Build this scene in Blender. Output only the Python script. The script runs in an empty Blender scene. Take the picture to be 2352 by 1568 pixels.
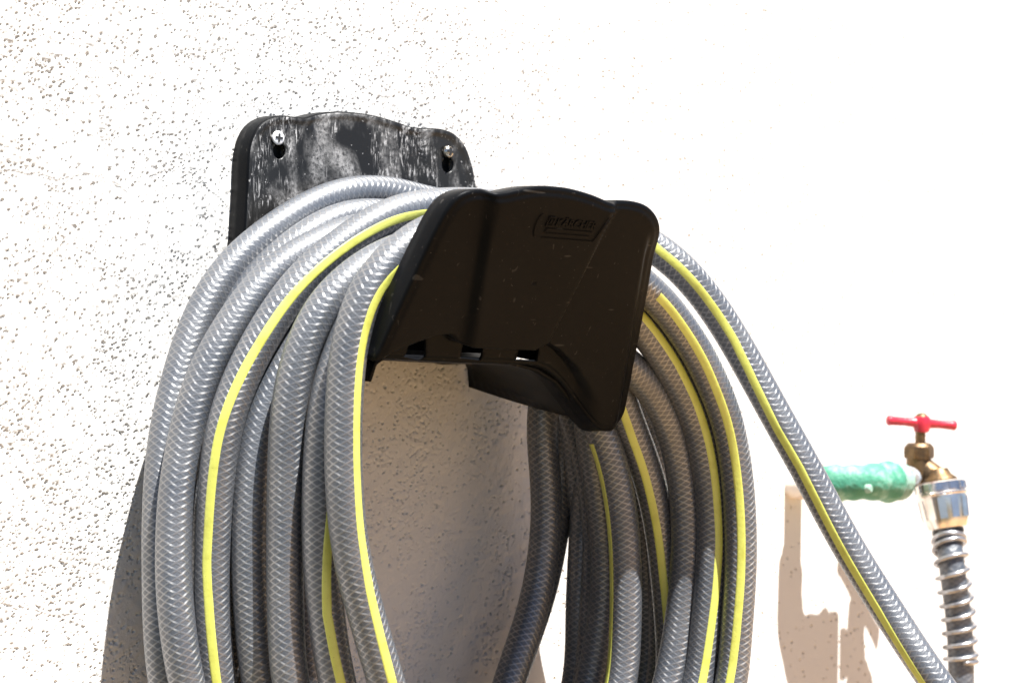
import bpy, bmesh, math, random
from mathutils import Vector, Matrix
import numpy as np

random.seed(7)
SC = bpy.context.scene
COL = SC.collection

# ------------------------------------------------------------------ camera
CAM = Vector((0.0, -1.24, 0.75))
YAW = math.radians(41)
F = 4508.0                      # focal length in sketch units (picture 2352 wide)
FWD = Vector((math.sin(YAW), math.cos(YAW), 0))
RGT = Vector((math.cos(YAW), -math.sin(YAW), 0))
UP = Vector((0, 0, 1))
cd = bpy.data.cameras.new('camera')
cam = bpy.data.objects.new('camera', cd)
COL.objects.link(cam)
cam.location = CAM
cam.rotation_euler = (math.pi / 2, 0, -YAW)
cd.sensor_width = 36
cd.lens = F / 2352 * 36
cd.clip_start = 0.05
cd.clip_end = 200
cd.dof.use_dof = True
cd.dof.focus_distance = 1.40
cd.dof.aperture_fstop = 9
SC.camera = cam

# ------------------------------------------------------------------ light
SUN = Vector((0.05, -1.0, 2.40)).normalized()     # towards the sun
w = bpy.data.worlds.new('World')
SC.world = w
w.use_nodes = True
nt = w.node_tree
sky = nt.nodes.new('ShaderNodeTexSky')
sky.sky_type = 'NISHITA'
sky.sun_disc = False
sky.altitude = 2500
sky.air_density = 0.55
sky.dust_density = 0.6
sky.sun_elevation = math.asin(SUN.z)
sky.sun_rotation = math.atan2(SUN.x, SUN.y)
bg = nt.nodes['Background']
bg.inputs[1].default_value = 0.05
nt.links.new(sky.outputs[0], bg.inputs[0])
sl = bpy.data.lights.new('sun', 'SUN')
sl.energy = 5.0
sl.angle = math.radians(0.53)
sl.color = (1.0, 0.985, 0.955)
so = bpy.data.objects.new('sun', sl)
COL.objects.link(so)
so.rotation_euler = SUN.to_track_quat('Z', 'Y').to_euler()
so.location = (0, -3, 6)
SC.view_settings.view_transform = 'Standard'
SC.view_settings.look = 'None'
SC.view_settings.gamma = 1
SC.view_settings.use_curve_mapping = False
SC.view_settings.exposure = 1.64

# ------------------------------------------------------------------ helpers
def ray(px, py):
    return FWD + RGT * ((px - 1176) / F) + UP * ((784 - py) / F)

def at(px, py, d):
    """point seen at (px, py) that stands d metres off the wall"""
    r = ray(px, py)
    return CAM + r * ((1.24 - d) / r.y)

class Plane:
    def __init__(s, o, n):
        s.o, s.n = o, n.normalized()
    def hit(s, px, py):
        r = ray(px, py)
        return CAM + r * ((s.o - CAM).dot(s.n) / r.dot(s.n))

def link(name, me, mat=None, parent=None, smooth=True):
    o = bpy.data.objects.new(name, me)
    COL.objects.link(o)
    if mat:
        me.materials.append(mat)
    if smooth:
        me.polygons.foreach_set('use_smooth', [True] * len(me.polygons))
    if parent:
        o.parent = parent
        o.matrix_parent_inverse = Matrix.Translation(parent.location).inverted()
    return o

def from_bm(name, bm, mat=None, parent=None, smooth=True, recalc=True):
    if recalc:
        bmesh.ops.recalc_face_normals(bm, faces=bm.faces)
    me = bpy.data.meshes.new(name)
    bm.to_mesh(me)
    bm.free()
    return link(name, me, mat, parent, smooth)

def thing(name, label, cat, loc, group=None):
    o = bpy.data.objects.new(name, None)
    COL.objects.link(o)
    o.location = loc
    o.empty_display_size = 0.05
    o['label'] = label
    o['category'] = cat
    if group:
        o['group'] = group
    return o

def sharp(o, ang=35):
    me = o.data
    bm = bmesh.new(); bm.from_mesh(me)
    for e in bm.edges:
        if len(e.link_faces) == 2 and e.calc_face_angle(0) > math.radians(ang):
            e.smooth = False
    bm.to_mesh(me); bm.free()

def catmull(pts, closed=False, step=0.004):
    """centripetal-ish Catmull-Rom through pts, resampled by arc length; returns positions and the knot parameter"""
    n = len(pts)
    out, par = [], []
    segs = n if closed else n - 1
    for i in range(segs):
        if closed:
            p0, p1, p2, p3 = pts[i - 1], pts[i], pts[(i + 1) % n], pts[(i + 2) % n]
        else:
            p1, p2 = pts[i], pts[i + 1]
            p0 = pts[i - 1] if i else p1 * 2 - p2
            p3 = pts[i + 2] if i + 2 < n else p2 * 2 - p1
        t0 = 0.0
        t1 = t0 + max((p1 - p0).length, 1e-6) ** 0.5
        t2 = t1 + max((p2 - p1).length, 1e-6) ** 0.5
        t3 = t2 + max((p3 - p2).length, 1e-6) ** 0.5
        k = max(2, int((p2 - p1).length / step * 2))
        for j in range(k):
            t = t1 + (t2 - t1) * j / k
            a1 = p0 * ((t1 - t) / (t1 - t0)) + p1 * ((t - t0) / (t1 - t0))
            a2 = p1 * ((t2 - t) / (t2 - t1)) + p2 * ((t - t1) / (t2 - t1))
            a3 = p2 * ((t3 - t) / (t3 - t2)) + p3 * ((t - t2) / (t3 - t2))
            b1 = a1 * ((t2 - t) / (t2 - t0)) + a2 * ((t - t0) / (t2 - t0))
            b2 = a2 * ((t3 - t) / (t3 - t1)) + a3 * ((t - t1) / (t3 - t1))
            out.append(b1 * ((t2 - t) / (t2 - t1)) + b2 * ((t - t1) / (t2 - t1)))
            par.append(i + j / k)
    if not closed:
        out.append(pts[-1].copy()); par.append(float(n - 1))
    # resample
    P, Q = [out[0]], [par[0]]
    acc = 0
    for a in range(1, len(out)):
        acc += (out[a] - out[a - 1]).length
        if acc >= step:
            P.append(out[a]); Q.append(par[a]); acc = 0
    if not closed and (P[-1] - out[-1]).length > 1e-6:
        P.append(out[-1]); Q.append(par[-1])
    # relax the polyline a little: kills kinks between traced points
    for it in range(26):
        R = [p.copy() for p in P]
        rng = range(len(P)) if closed else range(1, len(P) - 1)
        for i in rng:
            R[i] = P[i] * 0.5 + (P[i - 1] + P[(i + 1) % len(P)]) * 0.25
        P = R
    return P, Q

def tangents(P, closed):
    n = len(P)
    T = []
    for i in range(n):
        a = P[i - 1] if (i or closed) else P[0]
        b = P[(i + 1) % n] if (closed or i < n - 1) else P[-1]
        T.append((b - a).normalized())
    return T

def tube_mesh(name, P, rad, closed=False, seg=28, caps=True, uvoff=0.0):
    """tube with UV: u round the hose, v metres along it. rad: float or list"""
    T = tangents(P, closed)
    n = len(P)
    N = []
    v = T[0].orthogonal().normalized()
    for i in range(n):
        v = (v - T[i] * v.dot(T[i])).normalized()
        N.append(v)
    if closed:                      # spread the closing twist over the loop
        e = (N[-1] - T[0] * N[-1].dot(T[0])).normalized()
        ang = math.atan2(e.cross(N[0]).dot(T[0]), e.dot(N[0]))
        N = [Matrix.Rotation(ang * i / n, 3, T[i]) @ N[i] for i in range(n)]
    verts, faces, uvs = [], [], []
    L = [0]
    for i in range(1, n):
        L.append(L[-1] + (P[i] - P[i - 1]).length)
    tot = L[-1] + ((P[0] - P[-1]).length if closed else 0)
    for i in range(n):
        r = rad[i] if isinstance(rad, (list, tuple)) else rad
        b = T[i].cross(N[i])
        for k in range(seg):
            a = 2 * math.pi * k / seg
            verts.append(P[i] + (N[i] * math.cos(a) + b * math.sin(a)) * r)
    m = n if closed else n - 1
    for i in range(m):
        j = (i + 1) % n
        v0 = L[i]; v1 = L[j] if j else tot
        for k in range(seg):
            q = (k + 1) % seg
            faces.append((i * seg + k, i * seg + q, j * seg + q, j * seg + k))
            u0, u1 = k / seg, (k + 1) / seg
            uvs += [(u0, v0 + uvoff), (u1, v0 + uvoff), (u1, v1 + uvoff), (u0, v1 + uvoff)]
    if not closed and caps:
        for base, rev in ((0, True), ((n - 1) * seg, False)):
            f = [base + k for k in range(seg)]
            faces.append(tuple(reversed(f)) if rev else tuple(f))
            uvs += [(0, 0)] * seg
    me = bpy.data.meshes.new(name)
    me.from_pydata([tuple(p) for p in verts], [], faces)
    ul = me.uv_layers.new(name='hose')
    ul.data.foreach_set('uv', [c for p in uvs for c in p])
    return me

def lathe(name, prof, p0, p1, mat, parent=None, seg=40, smooth=True, sharp_ang=40):
    """prof: (distance along p0->p1 in metres, radius)"""
    ax = (p1 - p0).normalized()
    n = ax.orthogonal().normalized()
    b = ax.cross(n)
    bm = bmesh.new()
    rings = []
    for h, r in prof:
        c = p0 + ax * h
        if r < 1e-6:
            rings.append([bm.verts.new(c)])
        else:
            rings.append([bm.verts.new(c + (n * math.cos(2 * math.pi * k / seg) + b * math.sin(2 * math.pi * k / seg)) * r) for k in range(seg)])
    for a, c in zip(rings, rings[1:]):
        for k in range(seg):
            q = (k + 1) % seg
            if len(a) == 1 and len(c) == 1:
                continue
            if len(a) == 1:
                bm.faces.new((a[0], c[q], c[k]))
            elif len(c) == 1:
                bm.faces.new((a[k], a[q], c[0]))
            else:
                bm.faces.new((a[k], a[q], c[q], c[k]))
    o = from_bm(name, bm, mat, parent, smooth)
    if smooth:
        sharp(o, sharp_ang)
    return o

# ------------------------------------------------------------------ materials
class NB:
    """small node builder"""
    def __init__(s, name):
        s.m = bpy.data.materials.new(name)
        s.m.use_nodes = True
        s.t = s.m.node_tree
        s.p = s.t.nodes['Principled BSDF']
        s.out = s.t.nodes['Material Output']
    def n(s, typ, **kw):
        x = s.t.nodes.new(typ)
        for k, v in kw.items():
            setattr(x, k, v)
        return x
    def l(s, a, b):
        s.t.links.new(a, b)
    def put(s, sock, v):
        if isinstance(v, (int, float)):
            sock.default_value = v
        elif isinstance(v, tuple):
            sock.default_value = v if len(v) == 4 or sock.type == 'VECTOR' else (*v, 1)
        else:
            s.l(v, sock)
    def math(s, op, a, b=0.0, c=0.0, clamp=False):
        x = s.n('ShaderNodeMath', operation=op, use_clamp=clamp)
        s.put(x.inputs[0], a); s.put(x.inputs[1], b); s.put(x.inputs[2], c)
        return x.outputs[0]
    def ramp(s, v, a, b, lo=0.0, hi=1.0):
        x = s.n('ShaderNodeMapRange', interpolation_type='SMOOTHSTEP')
        s.put(x.inputs[0], v); s.put(x.inputs[1], a); s.put(x.inputs[2], b); s.put(x.inputs[3], lo); s.put(x.inputs[4], hi)
        return x.outputs[0]
    def mix(s, f, a, b):
        x = s.n('ShaderNodeMix', data_type='RGBA')
        s.put(x.inputs[0], f); s.put(x.inputs[6], a); s.put(x.inputs[7], b)
        return x.outputs[2]
    def coord(s, which='Object', scale=(1, 1, 1), rot=(0, 0, 0)):
        c = s.n('ShaderNodeTexCoord')
        mp = s.n('ShaderNodeMapping')
        mp.inputs['Scale'].default_value = scale
        mp.inputs['Rotation'].default_value = rot
        s.l(c.outputs[which], mp.inputs[0])
        return mp.outputs[0]
    def noise(s, v, scale, detail=3.0, rough=0.5, dist=0.0):
        x = s.n('ShaderNodeTexNoise')
        s.l(v, x.inputs['Vector'])
        x.inputs['Scale'].default_value = scale
        x.inputs['Detail'].default_value = detail
        x.inputs['Roughness'].default_value = rough
        x.inputs['Distortion'].default_value = dist
        return x.outputs[0]
    def bump(s, h, dist, strength=1.0, normal=None):
        x = s.n('ShaderNodeBump')
        x.inputs['Strength'].default_value = strength
        x.inputs['Distance'].default_value = dist
        s.l(h, x.inputs['Height'])
        if normal:
            s.l(normal, x.inputs['Normal'])
        return x.outputs[0]
    def set(s, **kw):
        for k, v in kw.items():
            s.put(s.p.inputs[k.replace('_', ' ')], v)
        return s.m

def wall_material():
    b = NB('white_stucco')
    v = b.coord('Object')
    sep = b.n('ShaderNodeSeparateXYZ'); b.l(v, sep.inputs[0])
    wob = b.n('ShaderNodeVectorMath', operation='MULTIPLY_ADD')
    nz = b.n('ShaderNodeTexNoise'); nz.inputs['Scale'].default_value = 160; b.l(v, nz.inputs['Vector'])
    b.l(nz.outputs['Color'], wob.inputs[0]); wob.inputs[1].default_value = (0.005, 0.005, 0.005); b.l(v, wob.inputs[2])
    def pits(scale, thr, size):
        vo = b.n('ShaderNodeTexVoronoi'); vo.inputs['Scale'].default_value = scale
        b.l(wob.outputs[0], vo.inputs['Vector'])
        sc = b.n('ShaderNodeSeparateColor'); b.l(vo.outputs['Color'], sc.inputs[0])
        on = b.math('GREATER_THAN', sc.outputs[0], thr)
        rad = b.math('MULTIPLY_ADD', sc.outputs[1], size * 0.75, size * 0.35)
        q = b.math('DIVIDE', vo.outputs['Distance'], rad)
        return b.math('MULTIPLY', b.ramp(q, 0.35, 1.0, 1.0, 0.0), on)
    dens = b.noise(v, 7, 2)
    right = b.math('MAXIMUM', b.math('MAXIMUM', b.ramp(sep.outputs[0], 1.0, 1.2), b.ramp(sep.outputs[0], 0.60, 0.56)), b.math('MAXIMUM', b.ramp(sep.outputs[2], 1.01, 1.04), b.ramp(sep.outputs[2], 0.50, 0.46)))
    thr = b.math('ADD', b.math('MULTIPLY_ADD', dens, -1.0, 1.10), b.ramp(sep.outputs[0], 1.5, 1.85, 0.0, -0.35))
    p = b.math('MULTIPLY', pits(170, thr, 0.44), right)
    lump = b.noise(v, 150, 4, 0.6)
    fine = b.noise(v, 520, 2, 0.6)
    h = b.math('SUBTRACT', b.math('MULTIPLY_ADD', lump, 0.22, b.math('MULTIPLY', fine, 0.12)), p)
    nrm = b.bump(h, 0.0016, 1.0)
    stain = b.noise(v, 4, 4)
    base = b.mix(b.ramp(stain, 0.3, 0.75), (0.69, 0.672, 0.645), (0.655, 0.635, 0.605))
    base = b.mix(b.math('MULTIPLY', p, 0.35), base, (0.36, 0.29, 0.20))  # pits darkened in the colour too, standing in for shade inside them
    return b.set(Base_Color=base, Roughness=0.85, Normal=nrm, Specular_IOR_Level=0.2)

def hose_material(name='braided_hose', k=0.64):
    b = NB(name)
    uv = b.n('ShaderNodeUVMap', uv_map='hose')
    sp = b.n('ShaderNodeSeparateXYZ'); b.l(uv.outputs[0], sp.inputs[0])
    u, vv = sp.outputs[0], sp.outputs[1]
    oc = b.coord('Object')
    jit = b.math('MULTIPLY_ADD', b.noise(oc, 45, 2), 0.7, -0.35)
    cloud = b.ramp(b.noise(oc, 55, 3), 0.32, 0.66, 0.55, 1.0)
    def strand(sign):
        ph = b.math('ADD', b.math('MULTIPLY_ADD', u, 9.0, jit), b.math('MULTIPLY', vv, sign / 0.0050))
        fr = b.math('FRACT', b.math('ADD', ph, 1000.0))
        tri = b.math('ABSOLUTE', b.math('SUBTRACT', fr, 0.5))
        return b.ramp(tri, 0.07, 0.18, 1.0, 0.0)
    A, B = strand(1.0), strand(-1.0)
    dirt = b.noise(oc, 35, 4)
    spark = b.noise(oc, 2600, 1)
    body = b.mix(b.ramp(dirt, 0.35, 0.7), (0.040, 0.049, 0.065), (0.060, 0.067, 0.080))
    body = b.mix(b.ramp(spark, 0.66, 0.74, 0, 0.5), body, (0.3, 0.31, 0.33))
    nrm = b.bump(b.math('MAXIMUM', A, B), 0.00022, 0.6)
    p0 = b.p
    b.put(p0.inputs['Base Color'], body)
    b.put(p0.inputs['Roughness'], b.ramp(dirt, 0.3, 0.8, 0.54, 0.64))
    b.put(p0.inputs['Normal'], nrm)
    b.put(p0.inputs['Specular IOR Level'], 0.75)
    b.put(p0.inputs['Coat Weight'], 0.9)
    b.put(p0.inputs['Coat Roughness'], 0.42)
    b.put(p0.inputs['Coat Normal'], nrm)
    b.put(p0.inputs['Subsurface Weight'], 0.0)
    tg = b.n('ShaderNodeTangent', direction_type='UV_MAP', uv_map='hose')
    def fibre(rot):
        f = b.n('ShaderNodeBsdfPrincipled')
        b.put(f.inputs['Base Color'], (0.36, 0.355, 0.355))
        b.put(f.inputs['Metallic'], 0.82)
        b.put(f.inputs['Roughness'], 0.40)
        b.put(f.inputs['Anisotropic'], 0.92)
        b.put(f.inputs['Anisotropic Rotation'], rot)
        b.l(tg.outputs[0], f.inputs['Tangent'])
        b.put(f.inputs['Specular IOR Level'], 0.8)
        b.put(f.inputs['Coat Weight'], 0.3)
        b.put(f.inputs['Coat Roughness'], 0.3)
        return f.outputs[0]
    m1 = b.n('ShaderNodeMixShader'); b.put(m1.inputs[0], b.math('MULTIPLY', A, b.math('MULTIPLY', cloud, k))); b.l(p0.outputs[0], m1.inputs[1]); b.l(fibre(0.1645), m1.inputs[2])
    m2 = b.n('ShaderNodeMixShader'); b.put(m2.inputs[0], b.math('MULTIPLY', B, b.math('MULTIPLY', cloud, k))); b.l(m1.outputs[0], m2.inputs[1]); b.l(fibre(0.3355), m2.inputs[2])
    b.l(m2.outputs[0], b.out.inputs[0])
    return b.m

def stripe_material():
    b = NB('yellow_stripe')
    oc = b.coord('Object')
    d = b.noise(oc, 90, 4)
    sp = b.noise(oc, 700, 2)
    c = b.mix(b.ramp(d, 0.45, 0.75), (0.56, 0.58, 0.11), (0.47, 0.475, 0.075))
    c = b.mix(b.ramp(sp, 0.68, 0.76, 0, 0.6), c, (0.2, 0.17, 0.03))
    return b.set(Base_Color=c, Roughness=0.45, Coat_Weight=0.7, Coat_Roughness=0.4, Normal=b.bump(b.noise(oc, 260, 2), 0.0003, 0.5))

def plastic_material(name, scuff):
    b = NB(name)
    v = b.coord('Object')
    fine = b.noise(v, 900, 2)
    base = (0.011, 0.0108, 0.011) if scuff else (0.0034, 0.0038, 0.0048)
    rough = 0.42
    col = b.mix(b.ramp(b.noise(v, 14, 4), 0.4, 0.7), base, (0.016, 0.0155, 0.015) if scuff else (0.0048, 0.0053, 0.0064))
    spk = b.noise(v, 520, 1)
    scr_v = b.coord('Object', (230, 230, 16), (0, 0.15, 0))
    scr2_v = b.coord('Object', (30, 260, 240), (0.0, 0.6, 0))
    scr = b.noise(scr_v, 1.0, 2, 0.5, 0.6)
    scr2 = b.noise(scr2_v, 1.0, 1, 0.5, 0.3)
    if scuff:
        big = b.noise(b.coord('Object', (1, 1, 0.45), (0, 0.25, 0)), 30, 4, 0.6, 0.8)
        fineb = b.noise(v, 420, 5, 0.75)
        dust = b.math('MULTIPLY', b.ramp(big, 0.46, 0.66), b.ramp(fineb, 0.30, 0.66))
        def streak(rot, sx, sz, t0, t1, d=0.5):
            return b.ramp(b.noise(b.coord('Object', (sx, sx, sz), (0, rot, 0)), 1.0, 3, 0.6, d), t0, t1)
        clus = b.ramp(b.noise(v, 30, 2), 0.44, 0.56)
        lines = b.math('MULTIPLY', b.math('MAXIMUM', streak(0.3, 400, 80, 0.54, 0.70, 1.2), streak(-0.05, 520, 90, 0.55, 0.70, 1.2)), clus)
        l2 = b.math('MULTIPLY', b.math('MAXIMUM', streak(0.75, 420, 14, 0.68, 0.72), b.math('MAXIMUM', streak(-0.5, 380, 16, 0.69, 0.73), streak(1.9, 420, 18, 0.70, 0.74))), 0.55)
        lines = b.math('MULTIPLY', lines, b.ramp(fineb, 0.3, 0.55))
        k = b.math('MAXIMUM', b.math('MULTIPLY', dust, 0.75), b.math('MAXIMUM', lines, l2))
        dots = b.ramp(spk, 0.74, 0.78)
        k = b.math('MAXIMUM', k, b.math('MULTIPLY', dots, 0.9))
        col = b.mix(k, col, (0.42, 0.41, 0.405))
        rough = b.math('MULTIPLY_ADD', k, 0.3, 0.36)
    else:
        k = b.math('MULTIPLY', b.ramp(scr, 0.70, 0.74), 0.35)
        k = b.math('MAXIMUM', k, b.math('MULTIPLY', b.ramp(scr2, 0.73, 0.76), 0.45))
        k = b.math('MAXIMUM', k, b.math('MULTIPLY', b.ramp(spk, 0.76, 0.79), 0.6))
        col = b.mix(k, col, (0.07, 0.065, 0.06))
    return b.set(Base_Color=col, Roughness=rough, Specular_IOR_Level=0.3 if scuff else 0.06, Normal=b.bump(fine, 0.0002, 0.35))

def simple(name, col, rough, metal=0.0, col2=None, scale=60, bump=0.0, lo=0.4, hi=0.65, bscale=300):
    b = NB(name)
    v = b.coord('Object')
    c = col
    if col2:
        c = b.mix(b.ramp(b.noise(v, scale, 5, 0.65), lo, hi), col, col2)
    kw = dict(Base_Color=c, Roughness=rough, Metallic=metal)
    if bump:
        kw['Normal'] = b.bump(b.noise(v, bscale, 4), bump, 1.0)
    return b.set(**kw)

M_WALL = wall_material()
M_HOSE = hose_material()
M_FEED = hose_material('dark_braided_hose', 0.22)
M_STRIPE = stripe_material()
M_FRONT = plastic_material('black_plastic', False)
M_SCUFF = plastic_material('scuffed_black_plastic', True)
M_GROUND = simple('grassy_soil', (0.045, 0.042, 0.012), 0.95, 0, (0.055, 0.044, 0.017), 5)
M_BOUNCE_PAVING = simple('tan_bounce_paving', (0.36, 0.225, 0.108), 0.9, 0, (0.30, 0.188, 0.09), 3)
M_BRASS = simple('weathered_brass', (0.17, 0.105, 0.05), 0.46, 0.8, (0.09, 0.06, 0.036), 90, 0.0004)
M_CHROME = simple('chrome', (0.84, 0.78, 0.72), 0.24, 1.0, (0.68, 0.62, 0.56), 50)
M_RED = simple('red_paint', (0.50, 0.022, 0.045), 0.3, 0, (0.38, 0.02, 0.035), 120, 0.0003)
M_GREEN = simple('green_pipe_plastic', (0.045, 0.215, 0.135), 0.55, 0, (0.24, 0.42, 0.33), 55, 0.0030, 0.46, 0.72, 75)
M_PALEGREEN = simple('pale_green_plastic', (0.23, 0.36, 0.29), 0.6, 0, (0.09, 0.21, 0.15), 110, 0.0015, 0.5, 0.7, 200)
M_TAPE = simple('sealing_tape', (0.33, 0.36, 0.40), 0.7, 0, (0.20, 0.17, 0.14), 120, 0.0006)
M_STEEL = simple('steel', (0.55, 0.52, 0.48), 0.25, 1.0, (0.35, 0.30, 0.22), 400)
M_PALESCREW = simple('pale_screw_metal', (0.82, 0.82, 0.84), 0.45, 0.3)
M_DARK = simple('recess_shade', (0.015, 0.015, 0.016), 0.6)  # near-black colour standing in for shade in keyholes and screw recesses
M_CREAM = simple('cream_paint', (0.74, 0.66, 0.58), 0.8, 0, (0.45, 0.30, 0.19), 55, 0.001, 0.56, 0.74)
M_SPRING = simple('spring_steel', (0.48, 0.48, 0.50), 0.32, 0.9, (0.25, 0.24, 0.24), 80)
M_RUBBER = simple('black_rubber', (0.02, 0.02, 0.022), 0.5)

# ------------------------------------------------------------------ setting
bm = bmesh.new()
bmesh.ops.create_grid(bm, x_segments=1, y_segments=1, size=40)
g = from_bm('ground', bm, M_GROUND, None, False)
g['kind'] = 'structure'
bm = bmesh.new()
bmesh.ops.create_cube(bm, size=1)
for v in bm.verts:
    v.co = Vector((v.co.x * 6 + 3.45, v.co.y * 5 - 2.51, v.co.z * 0.08 + 0.0))
g = from_bm('bounce_paving', bm, M_BOUNCE_PAVING, None, False)  # unseen slab added beside the dark ground to bounce warm light up
g['kind'] = 'structure'

def smooth_noise(rs, shape, cell):
    """value noise on a grid by cubic-ish interpolation"""
    h, w_ = shape
    gh, gw = int(h / cell) + 3, int(w_ / cell) + 3
    g_ = rs.rand(gh, gw)
    y = np.arange(h) / cell; x = np.arange(w_) / cell
    yi = y.astype(int); xi = x.astype(int)
    fy = y - yi; fx = x - xi
    fy = (fy * fy * (3 - 2 * fy))[:, None]; fx = (fx * fx * (3 - 2 * fx))[None, :]
    a_ = g_[yi][:, xi]; b_ = g_[yi][:, xi + 1]; c_ = g_[yi + 1][:, xi]; d_ = g_[yi + 1][:, xi + 1]
    return (a_ * (1 - fx) + b_ * fx) * (1 - fy) + (c_ * (1 - fx) + d_ * fx) * fy

def build_wall():
    """thick wall; the near half of its face is real relief: trowelled lumps, air pits and cracks"""
    rs = np.random.RandomState(5)
    x0, x1, z0, z1, st = 0.57, 1.16, 0.47, 1.03, 0.00065
    nx = int((x1 - x0) / st) + 1; nz_ = int((z1 - z0) / st) + 1
    xs = np.linspace(x0, x1, nx); zs = np.linspace(z0, z1, nz_)
    D = np.zeros((nz_, nx))                                    # + is into the wall
    D += (smooth_noise(rs, D.shape, 26) - 0.5) * 0.0009
    D += (smooth_noise(rs, D.shape, 9) - 0.5) * 0.0005
    D += (smooth_noise(rs, D.shape, 3.5) - 0.5) * 0.00022
    dens = smooth_noise(rs, D.shape, 70) * 0.6 + smooth_noise(rs, D.shape, 25) * 0.4
    def stamp(cx, cz, r, dep, sq=1.0, tilt=0.0):
        i0, i1 = max(0, int((cx - r * 1.6 - x0) / st)), min(nx, int((cx + r * 1.6 - x0) / st) + 2)
        k0, k1 = max(0, int((cz - r * 1.6 - z0) / st)), min(nz_, int((cz + r * 1.6 - z0) / st) + 2)
        if i0 >= i1 or k0 >= k1: return
        X = xs[i0:i1][None, :] - cx; Z = zs[k0:k1][:, None] - cz
        ca, sa = math.cos(tilt), math.sin(tilt)
        U = X * ca + Z * sa; V_ = -X * sa + Z * ca
        q = np.sqrt((U / sq) ** 2 + V_ ** 2) / r
        D[k0:k1, i0:i1] = np.maximum(D[k0:k1, i0:i1], dep * np.clip((1.15 - q) / 0.55, 0, 1))
    n = 0
    while n < 21000:
        cx, cz = rs.uniform(x0, x1), rs.uniform(z0, z1)
        i, k = int((cx - x0) / st), int((cz - z0) / st)
        fade = min(1, max(0.0, (1.15 - cx) / 0.16))
        if rs.rand() > fade * (0.12 + 1.25 * max(0, dens[k, i] - 0.25)): continue
        n += 1
        r = 0.00038 + 0.00060 * rs.rand() ** 3.2
        stamp(cx, cz, r, r * rs.uniform(2.0, 3.2), rs.uniform(0.8, 1.3), rs.uniform(-0.6, 0.6))
    # hairline cracks
    for path in ([(-40, 392), (30, 395), (60, 402), (95, 400), (118, 417), (165, 410), (205, 402), (240, 408), (262, 424), (292, 444), (325, 414), (372, 398), (415, 394), (440, 402), (470, 430), (510, 462), (535, 500), (570, 528)],
                 [(150, -20), (165, 30), (176, 70), (186, 100), (178, 150), (172, 185), (160, 240)],
                 [(-30, 1378), (12, 1388), (40, 1402), (62, 1392), (90, 1410), (130, 1418), (180, 1410)]):
        prev = None
        for p_ in path:
            q_ = at(p_[0], p_[1], 0)
            if prev is not None:
                L_ = (q_ - prev).length
                m_ = max(2, int(L_ / 0.0007))
                if rs.rand() < 0.85:
                    for j in range(m_):
                        c_ = prev.lerp(q_, j / m_)
                        if rs.rand() < 0.9:
                            stamp(c_.x + rs.normal() * 0.0003, c_.z + rs.normal() * 0.0006, 0.00062, rs.uniform(0.0003, 0.0009))
            prev = q_
    # settle to the plain face at the patch border
    bx = np.minimum(xs - x0, x1 - xs) / 0.02; bz = np.minimum(zs - z0, z1 - zs) / 0.02
    D *= np.clip(np.minimum(bx[None, :], bz[:, None]), 0, 1)
    V = np.empty((nz_, nx, 3)); V[:, :, 0] = xs[None, :]; V[:, :, 1] = D; V[:, :, 2] = zs[:, None]
    V = V.reshape(-1, 3)
    idx = np.arange(nz_ * nx).reshape(nz_, nx)
    Fq = np.stack([idx[:-1, :-1], idx[:-1, 1:], idx[1:, 1:], idx[1:, :-1]], -1).reshape(-1, 4)
    nV = len(V)
    X0, X1, Z0, Z1, T_ = -3.5, 5.5, -0.02, 3.2, 0.25
    ext = np.array([(X0, 0, Z0), (X1, 0, Z0), (X1, 0, Z1), (X0, 0, Z1), (X0, T_, Z0), (X1, T_, Z0), (X1, T_, Z1), (X0, T_, Z1)])
    a_, b_, c_, d_ = idx[0, 0], idx[0, -1], idx[-1, -1], idx[-1, 0]
    e = [nV + i for i in range(8)]
    Fe = np.array([(e[0], e[1], b_, a_), (e[1], e[2], c_, b_), (e[2], e[3], d_, c_), (e[3], e[0], a_, d_),
                   (e[5], e[4], e[7], e[6]), (e[4], e[0], e[3], e[7]), (e[1], e[5], e[6], e[2]), (e[3], e[2], e[6], e[7]), (e[4], e[5], e[1], e[0])])
    V = np.vstack([V, ext]); Fa = np.vstack([Fq, Fe])
    me = bpy.data.meshes.new('stucco_wall')
    me.vertices.add(len(V)); me.vertices.foreach_set('co', V.ravel())
    me.loops.add(Fa.size); me.loops.foreach_set('vertex_index', Fa.ravel().astype(np.int32))
    me.polygons.add(len(Fa)); me.polygons.foreach_set('loop_start', (np.arange(len(Fa)) * 4).astype(np.int32))
    sm = np.ones(len(Fa), dtype=bool); sm[len(Fq):] = False
    me.polygons.foreach_set('use_smooth', sm)
    me.update(calc_edges=True); me.validate()
    return link('stucco_wall', me, M_WALL, None, False)
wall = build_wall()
wall['label'] = 'white rough stucco wall with pits and hairline cracks behind everything'
wall['category'] = 'wall'

# ------------------------------------------------------------------ hose hanger
hanger = thing('hose_hanger', 'black plastic wall hanger with the coiled hose slung over its saddle', 'hose hanger', at(800, 560, 0))

def dense(poly, step=9.0):
    out = []
    n = len(poly)
    for i in range(n):
        p0, p1, p2, p3 = (Vector(poly[(i + k - 1) % n]) for k in range(4))
        k = max(1, int((p2 - p1).length / step))
        for j in range(k):
            t = j / k
            out.append(0.5 * ((2 * p1) + (p2 - p0) * t + (2 * p0 - 5 * p1 + 4 * p2 - p3) * t * t + (3 * p1 - p0 - 3 * p2 + p3) * t ** 3))
    return out

def sst(a, b, x):
    t = min(1, max(0, (x - a) / (b - a)))
    return t * t * (3 - 2 * t)

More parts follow.
